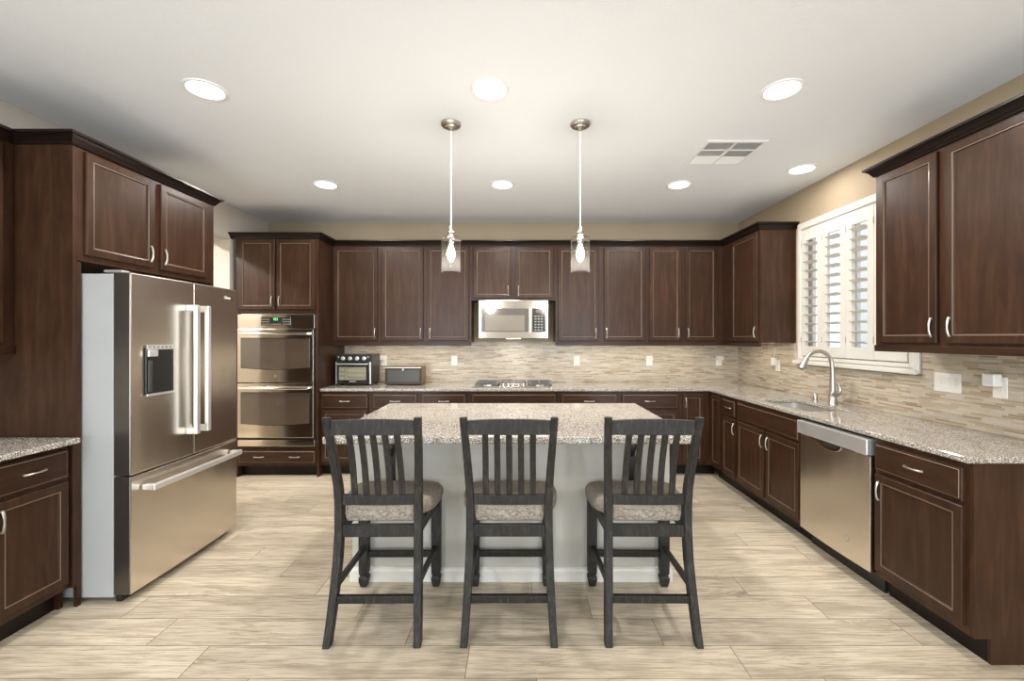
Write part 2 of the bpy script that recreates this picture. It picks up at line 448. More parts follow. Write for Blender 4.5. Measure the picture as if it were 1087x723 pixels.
XF = 2.005                     # right base faces
def rb(ya, yb, fr, label, **k):
    return cabinet('base_cabinet', label, 'cabinet', (XF, yb, 0), -PI/2, yb-ya, XR-XF-.002, BZ0, BZ1, [(a, yb-q, yb-p, *zz, h) for a, p, q, zz, h in fr], toe=True, group='dark base cabinets along the right wall', **k)
rb(4.257, 4.509, [('door', 4.277, 4.480, (.150, .859), None)], 'narrow dark filler cabinet with one plain tall panel beside the right inner corner')
rb(3.962, 4.257, [('drawer', 3.979, 4.237, DZ, 'C'), ('door', 3.979, 4.237, BD, 'R')], 'narrow dark base cabinet with one small drawer left of the sink cabinet')
rb(3.060, 3.962, [('drawer', 3.075, 3.946, DZ, None), ('door', 3.519, 3.946, BD, 'R'), ('door', 3.075, 3.490, BD, 'L')], 'wide dark sink base cabinet with two doors and a plain false front', ctop=True)
er = rb(1.925, 2.432, [('drawer', 1.942, 2.420, DZ, 'C'), ('door', 1.942, 2.420, BD, 'L')], 'dark base cabinet at the near end of the right run, past the dishwasher')
MB().prism([(0, .115), (.075, .115), (.075, 0), (.613, 0), (.613, .885), (0, .885)], 'x', .508, .524).build('end_panel', WOOD, er)

# dishwasher
dw = thing('dishwasher', 'stainless steel dishwasher built in between the dark cabinets on the right', 'dishwasher', (XF, 3.056, 0), -PI/2)
box('tub', BLACK, dw, .008, .612, .03, .58, .11, .878)
b = MB()
xs = [.004 + i*(.612-.004)/16 for i in range(17)]
def bowy(u): return -.022 - .012*(1-(2*u-1)**2)
front_pts = [(x, bowy(i/16)) for i, x in enumerate(xs)]
poly = front_pts + [(.612, .02), (.004, .02)]
MB().prism(poly, 'z', .118, .772).build('door_panel', STEEL, dw, bev=.002)
box('control_strip', HANDLE_AL, dw, .002, .614, -.045, .02, .778, .868, bev=.006)
box('door_seam', BLACK, dw, .12, .50, -.036, .0, .771, .7785)
m = MB()
prof = []
for i in range(13):
    a = PI*i/12
    prof.append((.308 + .105*math.cos(a), .772 - .045*math.sin(a)))
m.loft([[(x, -.0345, z) for x, z in prof] + [(.308, -.0345, .772)], [(x, -.040, z) for x, z in prof] + [(.308, -.040, .772)]]).build('pocket_handle', CHROME, dw, bev=.002)
m = MB()
prof2 = [(.315 + (p[0]-.308)*.62, .772 + (p[1]-.772)*.55) for p in prof]
m.loft([[(x, -.0402, z) for x, z in prof2], [(x, -.0415, z) for x, z in prof2]]).build('handle_recess', DARKSTEEL, dw)
m = MB()
for q in (.848, .840, .832): m.box(.018, .060, -.0462, -.0445, q, q+.003)
m.build('printed_marks', GREYP, dw)
lg = MB().cyl((.45, -.0335, .235), .016, .004, 'y', 20).build('logo_badge', GREYP, dw)
MB().cyl((.45, -.0345, .235), .011, .002, 'y', 20).build('badge_centre', CHROME, lg)
box('toe_panel', BLACK, dw, .004, .612, .062, .075, 0, .108)

# left base cabinet
lb = cabinet('base_cabinet', 'dark brown base cabinet in the left foreground beside the refrigerator', 'cabinet', (-2.385, 1.40, 0), PI/2, .895, .59, BZ0, BZ1,
        [('drawer', .555, .882, *DZ, 'C'), ('door', .555, .882, *BD, 'L'), ('drawer', .04, .535, *DZ, 'C'), ('door', .04, .535, *BD, 'L')], toe=True)
# wall cabinets, back
YU = 4.84
def ub(x0, x1, fr, label, z0=UZ0, rail=True):
    return cabinet('wall_cabinet', label, 'cabinet', (x0, YU, 0), 0, x1-x0, YB-YU, z0, UZ1, [('door', p-x0, q-x0, *zz, h) for p, q, zz, h in fr], rail=rail, group='dark wall cabinets on the back wall')
ub(-2.07, -1.546, [(-2.050, -1.571, UD, 'R')], 'single-door dark wall cabinet above the toaster oven')
ub(-1.546, -.527, [(-1.521, -1.0635, UD, 'R'), (-1.014, -.552, UD, 'L')], 'two-door tall dark wall cabinet just left of the microwave')
ub(-.527, .412, [(-.502, -.088, (1.885, 2.452), 'R'), (-.029, .386, (1.885, 2.452), 'L')], 'short two-door dark wall cabinet directly above the microwave', 1.862, False)
ub(.412, 1.434, [(.440, .888, UD, 'R'), (.951, 1.409, UD, 'L')], 'two-door tall dark wall cabinet just right of the microwave')
ub(1.434, 2.28, [(1.457, 1.808, UD, 'R'), (1.859, 2.208, UD, 'L')], 'two-door narrow dark wall cabinet at the right end of the back wall')
# corner + near right wall cabinets
cabinet('wall_cabinet', 'single-door dark wall cabinet in the right corner, left of the window', 'cabinet', (2.28, 4.838, 0), -PI/2, .748, .338, UZ0, UZ1,
        [('door', 4.838-4.610, 4.838-4.118, *UD, 'R')], rail=True, group='dark wall cabinets on the right wall')
nr = cabinet('wall_cabinet', 'large two-door dark wall cabinet in the right foreground, right of the window', 'cabinet', (2.28, 2.765, 0), -PI/2, .985, .338, UZ0, UZ1,
        [('door', 2.765-2.728, 2.765-2.347, *UD, 'R'), ('door', 2.765-2.302, 2.765-1.80, *UD, 'L')], rail=True, group='dark wall cabinets on the right wall')
# left near wall cabinet
cabinet('wall_cabinet', 'dark wall cabinet cut off by the left edge of the picture', 'cabinet', (-2.675, 1.40, 0), PI/2, .896, .30, UZ0, UZ1,
        [('door', .02, .42, *UD, 'R'), ('door', .425, .835, *UD, 'L')], rail=True)

# refrigerator surround
fs = thing('refrigerator_cabinet', 'tall dark cabinet surround with two doors above the refrigerator', 'cabinet', (-2.365, 2.298, 0), PI/2)
MB().prism([(0, .115), (0, 2.50), (.610, 2.50), (.610, 0), (.075, 0), (.075, .115)], 'x', 0, .022).build('side_panel', WOOD, fs)
MB().prism([(0, .115), (0, 2.50), (.610, 2.50), (.610, 0), (.075, 0), (.075, .115)], 'x', 1.040, 1.062).build('side_panel', WOOD, fs)
box('leg_filler', WOOD, fs, 0.0222, .044, 0, .019, 0, 1.85)
box('carcass', WOOD, fs, .0222, 1.0398, .0195, .610, 1.858, 2.50)
box('face_frame', WOOD, fs, .0222, 1.0398, 0, .019, 1.858, 2.50)
front(fs, 'door', .055, .496, 1.892, 2.452, 'R')
front(fs, 'door', .550, .975, 1.892, 2.452, 'L')

# oven tower
ot = thing('oven_cabinet', 'tall dark oven tower with two doors above and a wide drawer below', 'cabinet', (-2.925, 4.49, 0), 0)
w = .855; d = YB-4.49
box('side_panel', WOOD, ot, 0, .018, 0, d, 0, 2.50)
box('side_panel', WOOD, ot, w-.018, w, 0, d, 0, 2.50)
box('upper_box', WOOD, ot, .0185, w-.0185, .02, d, 1.705, 2.50)
box('lower_box', WOOD, ot, .0185, w-.0185, .02, d, BZ0, .318)
box('back_panel', WOOD, ot, .0185, w-.0185, d-.02, d-.002, .3182, 1.7048)
MB().cells([.0185, .030, w-.030, w-.0185], [BZ0, .318, 1.705, 2.50], {(1, 1)}, 'xz', 0, .0198).build('face_frame', WOOD, ot)
box('toe_kick', CROWN, ot, .0185, w-.0185, .075, .09, 0, BZ0)
front(ot, 'door', .035, .405, 1.735, 2.462, 'R')
front(ot, 'door', .425, .815, 1.735, 2.462, 'L')
front(ot, 'drawer', .030, .828, .146, .280, 'CC')

# double oven
ov = thing('double_oven', 'stainless steel double wall oven built into the tall dark cabinet', 'oven', (-2.889, 4.468, 0), 0)
ow = .790
box('oven_body', DARKSTEEL, ov, .012, ow-.012, .022, .55, .325, 1.698)
cp = box('control_panel', STEELH, ov, 0, ow, -.014, .0215, 1.538, 1.685, bev=.003)
kp = box('keypad', BLACKGLOSS, cp, .245, .545, -.0165, -.0142, 1.572, 1.655)
m = MB()
for i in range(4):
    for j in range(3): m.box(.256+i*.02, .268+i*.02, -.018, -.0166, 1.580+j*.024, 1.588+j*.024)
for i in range(4):
    for j in range(3): m.box(.468+i*.019, .480+i*.019, -.018, -.0166, 1.580+j*.024, 1.588+j*.024)
for i in range(5): m.box(.346+i*.022, .360+i*.022, -.018, -.0166, 1.580, 1.588)
m.build('keys', GREYP, kp)
m = MB()
for i, xx in enumerate((.372, .388, .404)):
    m.box(xx, xx+.008, -.018, -.0166, 1.632, 1.635); m.box(xx, xx+.008, -.018, -.0166, 1.643, 1.646); m.box(xx+.006, xx+.008, -.018, -.0166, 1.620, 1.646)
m.build('clock_digits', GREEN, kp)
def oven_door(z0, z1, logo):
    dr = MB().box(.006, ow-.006, -.028, .021, z0, z1).build('oven_door', STEELH, ov, bev=.004)
    # window with bowed lower edge
    H = z1-z0; zt = z1-.095; zb = z0+.145 if logo else z0+.140
    pts = [(.048, zt), (ow-.048, zt)]
    for i in range(13):
        t = i/12; pts.append((ow-.048-(ow-.096)*t, zb-.020*math.sin(PI*t)+.010))
    MB().prism(pts, 'y', -.0295, -.0282).build('window', OVENGLASS, dr)
    pts2 = [(.042, zt+.007), (ow-.042, zt+.007)] + [(p[0]+(.006 if p[0] > ow/2 else -.006), p[1]-.006) for p in pts[2:]]
    MB().prism(pts2, 'y', -.0290, -.0281).build('window_trim', BLACKGLOSS, dr)
    m = MB(); hz = z1-.045
    path = [(.045+(ow-.09)*i/14, -.070-.012*math.sin(PI*i/14), hz) for i in range(15)]
    m.tube(path, .0125, 12)
    for xx in (.062, ow-.062): m.box(xx-.012, xx+.012, -.072, -.0285, hz-.009, hz+.009)
    m.build('oven_handle', CHROME, dr, smooth=True)
    if logo:
        lg = MB().cyl((ow/2, -.0312, z0+.068), .014, .003, 'y', 20).build('logo_badge', GREYP, dr)
        MB().cyl((ow/2, -.0322, z0+.068), .009, .0012, 'y', 20).build('badge_centre', CHROME, lg)
oven_door(.985, 1.532, True)
oven_door(.418, .975, False)
box('vent_strip', STEELH, ov, .0, ow, -.012, .0215, .326, .392, bev=.003)
box('vent_slot', BLACK, ov, .02, ow-.02, .0, .0214, .3925, .4175)

# microwave
mw = thing('microwave', 'stainless steel over-the-range microwave above the cooktop', 'microwave', (-.439, 4.75, 0), 0)
box('case', BLACK, mw, .012, .752, .012, .398, 1.437, 1.858)
box('front_frame', STEELH, mw, 0, .764, -.022, .0115, 1.436, 1.856, bev=.005)
wn = box('door_window', MWGLASS, mw, .036, .548, -.0245, -.0222, 1.508, 1.764)
box('window_screen', plain('tinted_mesh', (.20, .17, .13), .25, coat=.5), wn, .075, .505, -.0255, -.0247, 1.520, 1.690)
box('handle', HANDLE_AL, mw, .553, .578, -.056, -.0222, 1.500, 1.772, bev=.006)
kp = box('keypad', BLACKGLOSS, mw, .588, .732, -.0245, -.0222, 1.508, 1.764)
m = MB()
for i in range(3):
    for j in range(6): m.box(.612+i*.034, .634+i*.034, -.026, -.0247, 1.522+j*.030, 1.535+j*.030)
m.build('keys', GREYP, kp)
box('display', plain('amber_display', (.10, .05, .03), .2), kp, .625, .700, -.026, -.0247, 1.722, 1.742)
lg = MB().cyl((.378, -.0245, 1.806), .014, .003, 'y', 20).build('logo_badge', GREYP, mw)
MB().cyl((.378, -.0255, 1.806), .009, .0012, 'y', 20).build('badge_centre', CHROME, lg)
box('hood_lamp', LENS, mw, .30, .46, .10, .16, 1.4325, 1.4368)
area('hood_light', (.38, .13, 1.43), (0, 0, 0), .16, .06, 1.7, (.94, .97, 1), parent=mw)

# refrigerator
fr = thing('refrigerator', 'large stainless steel french-door refrigerator with bottom freezer drawer', 'refrigerator', (-2.10, 2.349, 0), PI/2)
fw = .891
box('case', FRIDGE_SIDE, fr, .004, fw-.004, .102, .76, .03, 1.790, bev=.004)
def fdoor(name, x0, x1, z0, z1):
    pts = []
    n = 14
    for i in range(n+1):
        t = i/n; x = x0+(x1-x0)*t
        u = x/fw
        pts.append((x, .006-.010*math.sin(PI*u)))
    poly = pts + [(x1, .098), (x0, .098)]
    o = MB().prism(poly, 'z', z0, z1).build(name, [STEEL, DARKSTEEL], fr, bev=.006)
    for p in o.data.polygons:
        if abs(p.normal.x) > .9: p.material_index = 1
    return o
dl = fdoor('door', .002, .442, .692, 1.797)
drr = fdoor('door', .448, fw-.002, .692, 1.797)
dz = fdoor('freezer_drawer', .002, fw-.002, .045, .684)
def fhandle(parent, x):
    m = MB().box(x-.016, x+.016, -.078, -.052, .835, 1.650)
    for z in (.835, 1.610): m.box(x-.015, x+.015, -.060, -.004, z, z+.040)
    m.build('handle', HANDLE_AL, parent, bev=.006)
fhandle(dl, .392); fhandle(drr, .490)
m = MB().box(.060, .828, -.078, -.052, .592, .626)
for x in (.060, .793): m.box(x, x+.035, -.060, -.004, .594, .624)
m.build('handle', HANDLE_AL, dz, bev=.006)
ds = box('dispenser', BLACK, dl, .086, .274, -.0105, .0, 1.120, 1.385)
box('control_strip', HANDLE_AL, ds, .086, .274, -.0125, -.0107, 1.375, 1.402)
m = MB()
for i in range(6): m.box(.096+i*.029, .112+i*.029, -.0138, -.0126, 1.383, 1.394)
m.build('icons', GREYP, ds)
box('spout', HANDLE_AL, ds, .088, .150, -.024, -.0107, 1.335, 1.372, bev=.004)
box('paddle', plain('dark_paddle', (.05,.05,.05), .4), ds, .092, .116, -.018, -.0107, 1.135, 1.315, bev=.003)
box('drip_tray', HANDLE_AL, ds, .086, .274, -.016, -.0107, 1.112, 1.124)
box('hinge_cover', GREYP, fr, .010, .060, .06, .16, 1.7985, 1.812, bev=.004)
m = MB()
for i, (a_, h_) in enumerate(((0, .020), (.016, .012), (.026, .012), (.036, .012), (.046, .012))): m.box(.752+a_, .757+a_, -.0045, -.001, 1.722, 1.722+h_)
m.box(.752, .765, -.0045, -.001, 1.738, 1.742)
m.build('logo_letters', PLASTIC, drr)
MB().prism([(.814, 1.724), (.826, 1.718), (.836, 1.726), (.824, 1.734)], 'y', -.003, .002).build('logo_emblem', BLACK, drr)
box('kick_plate', BLACK, fr, .02, fw-.02, .07, .10, 0.0, .042)

# crown mouldings
CP = [(.0, 0.0), (-.010, 0.0), (-.014, .012), (-.020, .018), (-.026, .030), (-.040, .042), (-.050, .046), (-.050, .060), (.0, .060)]
def crown(path, label, zb=2.467):
    """path of plan points; the cabinet face lies to the right of travel, the moulding steps out to the left"""
    pts = [Vector((p[0], p[1])) for p in path]
    rings = []
    for i, p in enumerate(pts):
        if i == 0: t = (pts[1]-p).normalized(); off = Vector((t.y, -t.x)); k = 1
        elif i == len(pts)-1: t = (p-pts[i-1]).normalized(); off = Vector((t.y, -t.x)); k = 1
        else:
            t1 = (p-pts[i-1]).normalized(); t2 = (pts[i+1]-p).normalized()
            n1 = Vector((t1.y, -t1.x)); n2 = Vector((t2.y, -t2.x)); off = (n1+n2).normalized(); k = 1/off.dot(n1)
        rings.append([(p.x-off.x*k*u, p.y-off.y*k*u, zb+v) for u, v in CP])
    return tag(MB().loft(rings).build('crown_moulding', CROWN, None), label, 'moulding')
crown([(-2.978, 4.4895), (-2.0695, 4.4895), (-2.0695, 4.8395), (2.2795, 4.8395), (2.2795, 4.0895), (2.62, 4.0895)], 'black-brown crown moulding running along the back cabinets into the right corner')
crown([(2.6195, 2.7655), (2.2795, 2.7655), (2.2795, 1.780)], 'black-brown crown moulding on the wall cabinet in the right foreground')
crown([(-2.6745, 1.40), (-2.6745, 2.2975), (-2.3645, 2.2975), (-2.3645, 3.3605), (-2.977, 3.3605)], 'black-brown crown moulding wrapping the cabinets around the refrigerator')

# ------------------------------------------------------------------ worktops
CX = [-2.069, 1.978, 2.065, 2.395, XR-.0105]; CY = [1.907, 3.11, 3.73, 4.505, YB-.0105]
m = MB(); hole = {(0, 0), (0, 1), (0, 2), (2, 1)}
m.cells(CX, CY, hole, 'xy', .8855, .915)
tag(m.build('countertop', GRANITE, bev=.007, segs=3), 'long L-shaped speckled granite countertop along the back and right walls', 'countertop')
tag(MB().box(-2.976, -2.318, 1.38, 2.2965, .8855, .915).build('countertop', GRANITE, bev=.007, segs=3), 'short speckled granite countertop in the left foreground beside the refrigerator', 'countertop')

# sink
sk = thing('kitchen_sink', 'stainless undermount sink set into the right granite countertop', 'sink', (2.23, 3.42, .69))
def rrect(hx, hy, r, z, n=6):
    p = []
    for cx, cy, a0 in ((hx-r, hy-r, 0), (-hx+r, hy-r, PI/2), (-hx+r, -hy+r, PI), (hx-r, -hy+r, 1.5*PI)):
        for i in range(n+1):
            a = a0+PI/2*i/n; p.append((cx+r*math.cos(a), cy+r*math.sin(a), z))
    return p
m = MB()
m.loft([rrect(.185, .330, .03, .194), rrect(.163, .308, .05, .194), rrect(.158, .303, .05, .02), rrect(.140, .285, .05, .004), rrect(.03, .03, .029, .0),
        rrect(.03, .03, .029, -.004), rrect(.145, .29, .05, -.002), rrect(.163, .308, .05, .015), rrect(.166, .311, .05, .186), rrect(.185, .330, .03, .186)], cap=False, closed=True)
m.build('basin', plain('satin_sink_steel', (.62, .60, .57), .38, .85), sk, smooth=True)
MB().lathe((0, 0, .0045), [(.040, 0), (.040, .003), (.030, .004), (.028, .001)], n=24).build('drain', CHROME, sk, smooth=True)

# faucet
fc = thing('faucet', 'brushed nickel gooseneck pull-down faucet behind the sink', 'faucet', (2.492, 3.44, .915))
MB().lathe((0, 0, 0), [(.034, .0), (.034, .006), (.030, .012), (.028, .075), (.024, .10)], n=20).build('body', NICKEL, fc, smooth=True)
path = [(0, 0, .10), (0, 0, .18), (-.002, 0, .26), (-.006, 0, .31)]
for i in range(1, 12):
    a = PI*.86*i/11
    path.append((-.006-.105+.105*math.cos(a), 0, .315+.105*math.sin(a)*1.02))
rad = [.0235, .0190, .0170, .0160] + [.0152]*11
MB().tube(path, rad, 14, up=(0, 1, 0)).build('gooseneck', NICKEL, fc, smooth=True)
e = Vector(path[-1]); dr_ = (e-Vector(path[-2])).normalized()
sp = MB().tube([e-dr_*.004, e+dr_*.02, e+dr_*.06, e+dr_*.088], [.0180, .0205, .0240, .0225], 16, up=(0, 1, 0)).build('spray_head', NICKEL, fc, smooth=True)
MB().tube([e+dr_*.086, e+dr_*.092], [.017, .016], 16, up=(0, 1, 0)).build('nozzle', BLACK, sp)
m = MB().tube([(0, -.015, .075), (0, -.045, .085), (.002, -.062, .10)], [.021, .020, .016], 12)
m.tube([(.002, -.052, .085), (.010, -.068, .12), (.008, -.064, .155), (.004, -.054, .182)], [.017, .016, .010, .006], 12, up=(1, 0, 0))
m.build('lever', NICKEL, fc, smooth=True)
ag = thing('air_gap', 'small nickel cylinder cap on the counter left of the faucet', 'air gap', (2.462, 3.60, .915))
MB().lathe((0, 0, 0), [(.024, 0), (.024, .004), (.021, .007)], n=20).build('base', NICKEL, ag, smooth=True)
MB().lathe((0, 0, .0072), [(.019, 0), (.020, .045), (.016, .058), (.0, .060)], n=20, cap=False).build('cap', NICKEL, ag, smooth=True)

# cooktop
ck = thing('gas_cooktop', 'stainless gas cooktop with black iron grates set in the back counter', 'cooktop', (-.055, 4.82, .9155))
MB().box(-.435, .435, -.225, .225, 0, .010).build('tray', STEELH, ck, bev=.004)
def grate(cx, hw):
    m = MB()
    z0, z1 = .028, .040
    for y in (-.205, .205, 0): m.box(cx-hw, cx+hw, y-.006, y+.006, z0, z1)
    for x in (cx-hw+.006, cx+hw-.006, cx): m.box(x-.006, x+.006, -.205, .205, z0, z1)
    for y in (-.10, .10):
        m.box(cx-hw*.75, cx+hw*.75, y-.005, y+.005, z0, z1)
    for x in (cx-hw+.008, cx+hw-.008):
        for y in (-.20, .20): m.box(x-.007, x+.007, y-.007, y+.007, .0102, z0)
    m.build('grate', plain('grey_cast_iron', (.11, .11, .11), .3, .3), ck, bev=.002)
grate(-.285, .125); grate(.285, .125)
m = MB()
for y in (-.02, .205): m.box(-.14, .14, y-.006, y+.006, .028, .040)
for x in (-.134, 0, .134): m.box(x-.006, x+.006, -.02, .205, .028, .040)
for x in (-.13, .13):
    for y in (-.015, .20): m.box(x-.006, x+.006, y-.006, y+.006, .0102, .028)
m.build('grate', plain('grey_cast_iron', (.11, .11, .11), .3, .3), ck, bev=.002)
for cx, cy, r in ((-.285, -.105, .034), (-.285, .105, .04), (0, .09, .05), (.285, -.105, .034), (.285, .105, .04)):
    bn = MB().lathe((cx, cy, .0102), [(r*1.3, 0), (r*1.2, .006), (r, .010)], n=20).build('burner', HANDLE_AL, ck, smooth=True)
    MB().lathe((cx, cy, .0204), [(r*.85, 0), (r*.8, .005), (r*.3, .006)], n=20).build('burner_cap', BLACK, bn, smooth=True)
for i in range(5):
    x = -.11+i*.055
    MB().lathe((x, -.135+(.02 if i % 2 else 0), .0102), [(.021, 0), (.020, .018), (.016, .026), (.0, .027)], n=16, cap=False).build('knob', CHROME, ck, smooth=True)

# toaster oven
to = thing('toaster_oven', 'black countertop toaster oven with four silver dials beside the oven tower', 'toaster oven', (-2.02, 4.80, .9155))
tw, th = .385, .345
box('case', plain('dark_brown_steel_case', (.055, .04, .03), .28, .8), to, 0, tw, .014, .30, .018, th, bev=.010)
fp = box('front_panel', BLACK, to, -.002, tw+.002, -.006, .0135, .016, th+.002, bev=.005)
for s in (0, 1): box('corner_trim', HANDLE_AL if s else GREYP, to, (-.003, tw-.012)[s], (.010, tw+.003)[s], -.010, -.0062, .018, .26)
for i in range(4):
    k = MB().lathe((.078+i*.078, -.006, .300), [(.022, 0), (.022, -.006), (.017, -.008), (.016, -.022), (.0, -.023)], 'y', 20, cap=False).build('dial', HANDLE_AL, to, smooth=True)
    box('dial_mark', BLACK, k, .0765+i*.078, .0795+i*.078, -.0300, -.0285, .302, .314)
for x in (.030, .355): MB().cyl((x, -.0095, .315), .006, .004, 'y', 12).build('indicator_light', PLASTIC, to)
door = box('glass_door', BLACKGLOSS, to, .012, tw-.014, -.012, -.0065, .030, .262, bev=.003)
box('oven_interior', plain('lit_oven_cavity', srgb(146, 142, 120), .35), door, .036, tw-.050, -.0140, -.0125, .062, .205, bev=.002)
m = MB()
for z in (.105, .148): m.box(.040, .100, -.0155, -.0143, z, z+.006); m.box(.125, .330, -.0152, -.0143, z-.010, z-.007)
m.box(.100, .104, -.0152, -.0143, .065, .200)
m.tube([(.130, -.015, .200), (.130, -.015, .12), (.150, -.015, .085), (.330, -.015, .080)], .0018, 6)
m.build('wire_rack', BLACK, door)
m = MB().box(.022, tw-.024, -.040, -.028, .232, .246)
for x in (.030, tw-.040): m.box(x, x+.008, -.030, -.0122, .234, .244)
m.build('door_handle', HANDLE_AL, door, bev=.003)
m = MB()
for i in range(9): m.box(.150+i*.0085, .1555+i*.0085, -.0142, -.0126, .042, .050)
m.build('logo_letters', PLASTIC, door)
for x in (.03, tw-.03):
    for y in (.03, .27): MB().lathe((x, y, 0), [(.012, 0), (.014, .0178)], n=12).build('foot', BLACK, to)

# small bronze box with a glass front
bx = thing('bread_box', 'small low bronze countertop box with a dark glass front', 'bread box', (-1.485, 4.82, .9155))
w2, h2 = .405, .205
m = MB().box(0, w2, .006, .23, .010, .018).box(0, w2, .006, .23, h2-.008, h2).box(0, .008, .006, .23, .018, h2-.008).box(w2-.008, w2, .006, .23, .018, h2-.008).box(.008, w2-.008, .222, .23, .018, h2-.008)
m.build('case', BRONZE, bx, bev=.0015)
m = MB().cells([0, .026, w2-.026, w2], [.010, .038, h2-.032, h2], {(1, 1)}, 'xz', -.008, .0055)
dd = m.build('front_door', plain('dark_bronze_frame', (.045, .028, .016), .35, .5), bx, bev=.003)
box('glass_pane', plain('dusky_glass', (.045, .040, .034), .3), dd, .0262, w2-.0262, -.003, .002, .0382, h2-.0322)
box('top_trim', HANDLE_AL, dd, .004, w2-.004, -.0105, -.0083, h2-.012, h2-.006)
MB().lathe((w2/2, -.009, h2-.032), [(.011, 0), (.011, -.005), (.008, -.012), (0, -.0125)], 'y', 14, cap=False).build('knob', PLASTIC, dd, smooth=True)
for x in (.02, w2-.02):
    for y in (.02, .21): MB().lathe((x, y, 0), [(.009, 0), (.010, .0098)], n=10).build('foot', BLACK, bx)

# ------------------------------------------------------------------ outlets and switches
def outlet(loc, rz, label, group=None, w=.072, rock=0):
    t = thing('wall_outlet', label, 'outlet', loc, rz, group)
    box('cover_plate', PLASTIC, t, -w/2, w/2, -.006, 0, -.058, .058, bev=.002)
    xs = [(-w/2 + w*(i+.5)/(rock+1)) for i in range(rock+1)]
    for x in xs[:rock]:
        m = MB().loft([[(x-.016, -.0062, -.032), (x+.016, -.0062, -.032), (x+.016, -.0062, .032), (x-.016, -.0062, .032)],
                       [(x-.016, -.0075, -.032), (x+.016, -.0075, -.032), (x+.016, -.0115, .032), (x-.016, -.0115, .032)]])
        m.build('rocker_switch', PLASTIC, t, bev=.001)
    x = xs[-1]
    s = box('receptacle', PLASTIC, t, x-.0165, x+.0165, -.008, -.0062, -.033, .033, bev=.001)
    m = MB()
    for z in (-.019, .015):
        m.box(x-.007, x-.005, -.0086, -.0081, z, z+.009).box(x+.005, x+.007, -.0086, -.0081, z, z+.007).box(x-.002, x+.002, -.0086, -.0081, z-.006, z-.002)
    m.build('slots', DARKVENT, s)
    return t
zo = 1.172
for x, lab in ((-.763, 'white outlet on the back backsplash just left of the cooktop'), (.690, 'white outlet on the back backsplash first to the right of the cooktop'),
               (1.554, 'white outlet on the back backsplash midway between cooktop and right corner'), (2.380, 'white outlet on the back backsplash nearest the right corner'),
               (-1.600, 'white outlet on the back backsplash between toaster oven and bronze box')):
    outlet((x, YB-.0105, zo), 0, lab, 'outlets on the back wall')
t = thing('plug_adapter', 'white plug-in block on the outlet nearest the right corner of the back wall', 'adapter', (2.385, YB-.0195, 1.203))
box('body', PLASTIC, t, -.036, .040, -.028, 0, -.022, .026, bev=.005)
t = thing('plug_adapter', 'small white plug on the outlet behind the toaster oven', 'adapter', (-1.612, YB-.0195, 1.20))
box('body', PLASTIC, t, -.026, .022, -.032, 0, -.022, .032, bev=.004)
XO = XR-.0105
outlet((XO, 4.36, 1.165), -PI/2, 'white outlet on the right backsplash beside the window, under the corner cabinet', 'outlets on the right wall')
t = thing('plug_adapter', 'white charger plugged in left of the window with a cord going up', 'adapter', (XO-.009, 4.385, 1.20), -PI/2)
box('body', PLASTIC, t, -.032, .028, -.032, 0, -.035, .040, bev=.005)
MB().tube([(0, -.016, .040), (.002, -.012, .08), (0, -.006, .13), (0, .002, .150)], .0022, 8, up=(0, 1, 0)).build('cord', PLASTIC, t, smooth=True)
outlet((XO, 2.634, 1.170), -PI/2, 'wide white plate with two rocker switches and one outlet on right backsplash', 'outlets on the right wall', .165, 2)
outlet((XO, 2.345, 1.172), -PI/2, 'white outlet nearest the right edge of the picture, on the tile backsplash', 'outlets on the right wall')
t = thing('plug_adapter', 'square white plug-in device on the outlet at the right edge', 'adapter', (XO-.009, 2.358, 1.208), -PI/2)
b2 = box('body', PLASTIC, t, -.034, .030, -.046, 0, -.030, .038, bev=.006)
box('face', plain('frosted_white_face', (.72, .71, .70), .3), b2, -.028, .024, -.0475, -.0462, -.024, .032)

# ------------------------------------------------------------------ window with shutters
wf = MB()
prof = [(0, .0), (.014, .0), (.022, .010), (.022, .030), (.030, .040), (.030, .058), (.016, .066), (0, .070)]
ya, yb, za, zb = 2.817, 4.047, 1.207, 2.496
rings = []
for (cy, cz, sy, sz) in ((ya, za, 1, 1), (yb, za, -1, 1), (yb, zb, -1, -1), (ya, zb, 1, -1)):
    rings.append([(XR-.0004-u, cy+sy*v, cz+sz*v) for u, v in prof])
wf.loft(rings, closed=True)
win = struct(wf.build('window_1', WHITE))
MB().cells([2.8905, 2.93, 3.42, 3.445, 3.935, 3.9745], [1.2805, 1.33, 2.375, 2.4245], {(1, 1), (3, 1)}, 'yz', XR+.05, XR+.08).build('window_frame', WHITE, win)
box('pane', GLASS, win, XR+.062, XR+.066, 2.93, 3.935, 1.33, 2.375)
MB().box(XR-.060, XR-.031, ya-.012, yb+.012, za-.004, za+.028).build('sill', WHITE, win, bev=.006)
sh = thing('plantation_shutters', 'white plantation shutters with open louvers filling the window over the sink', 'shutters', (XR-.012, 3.975, 1.28), -PI/2)
PW = .27
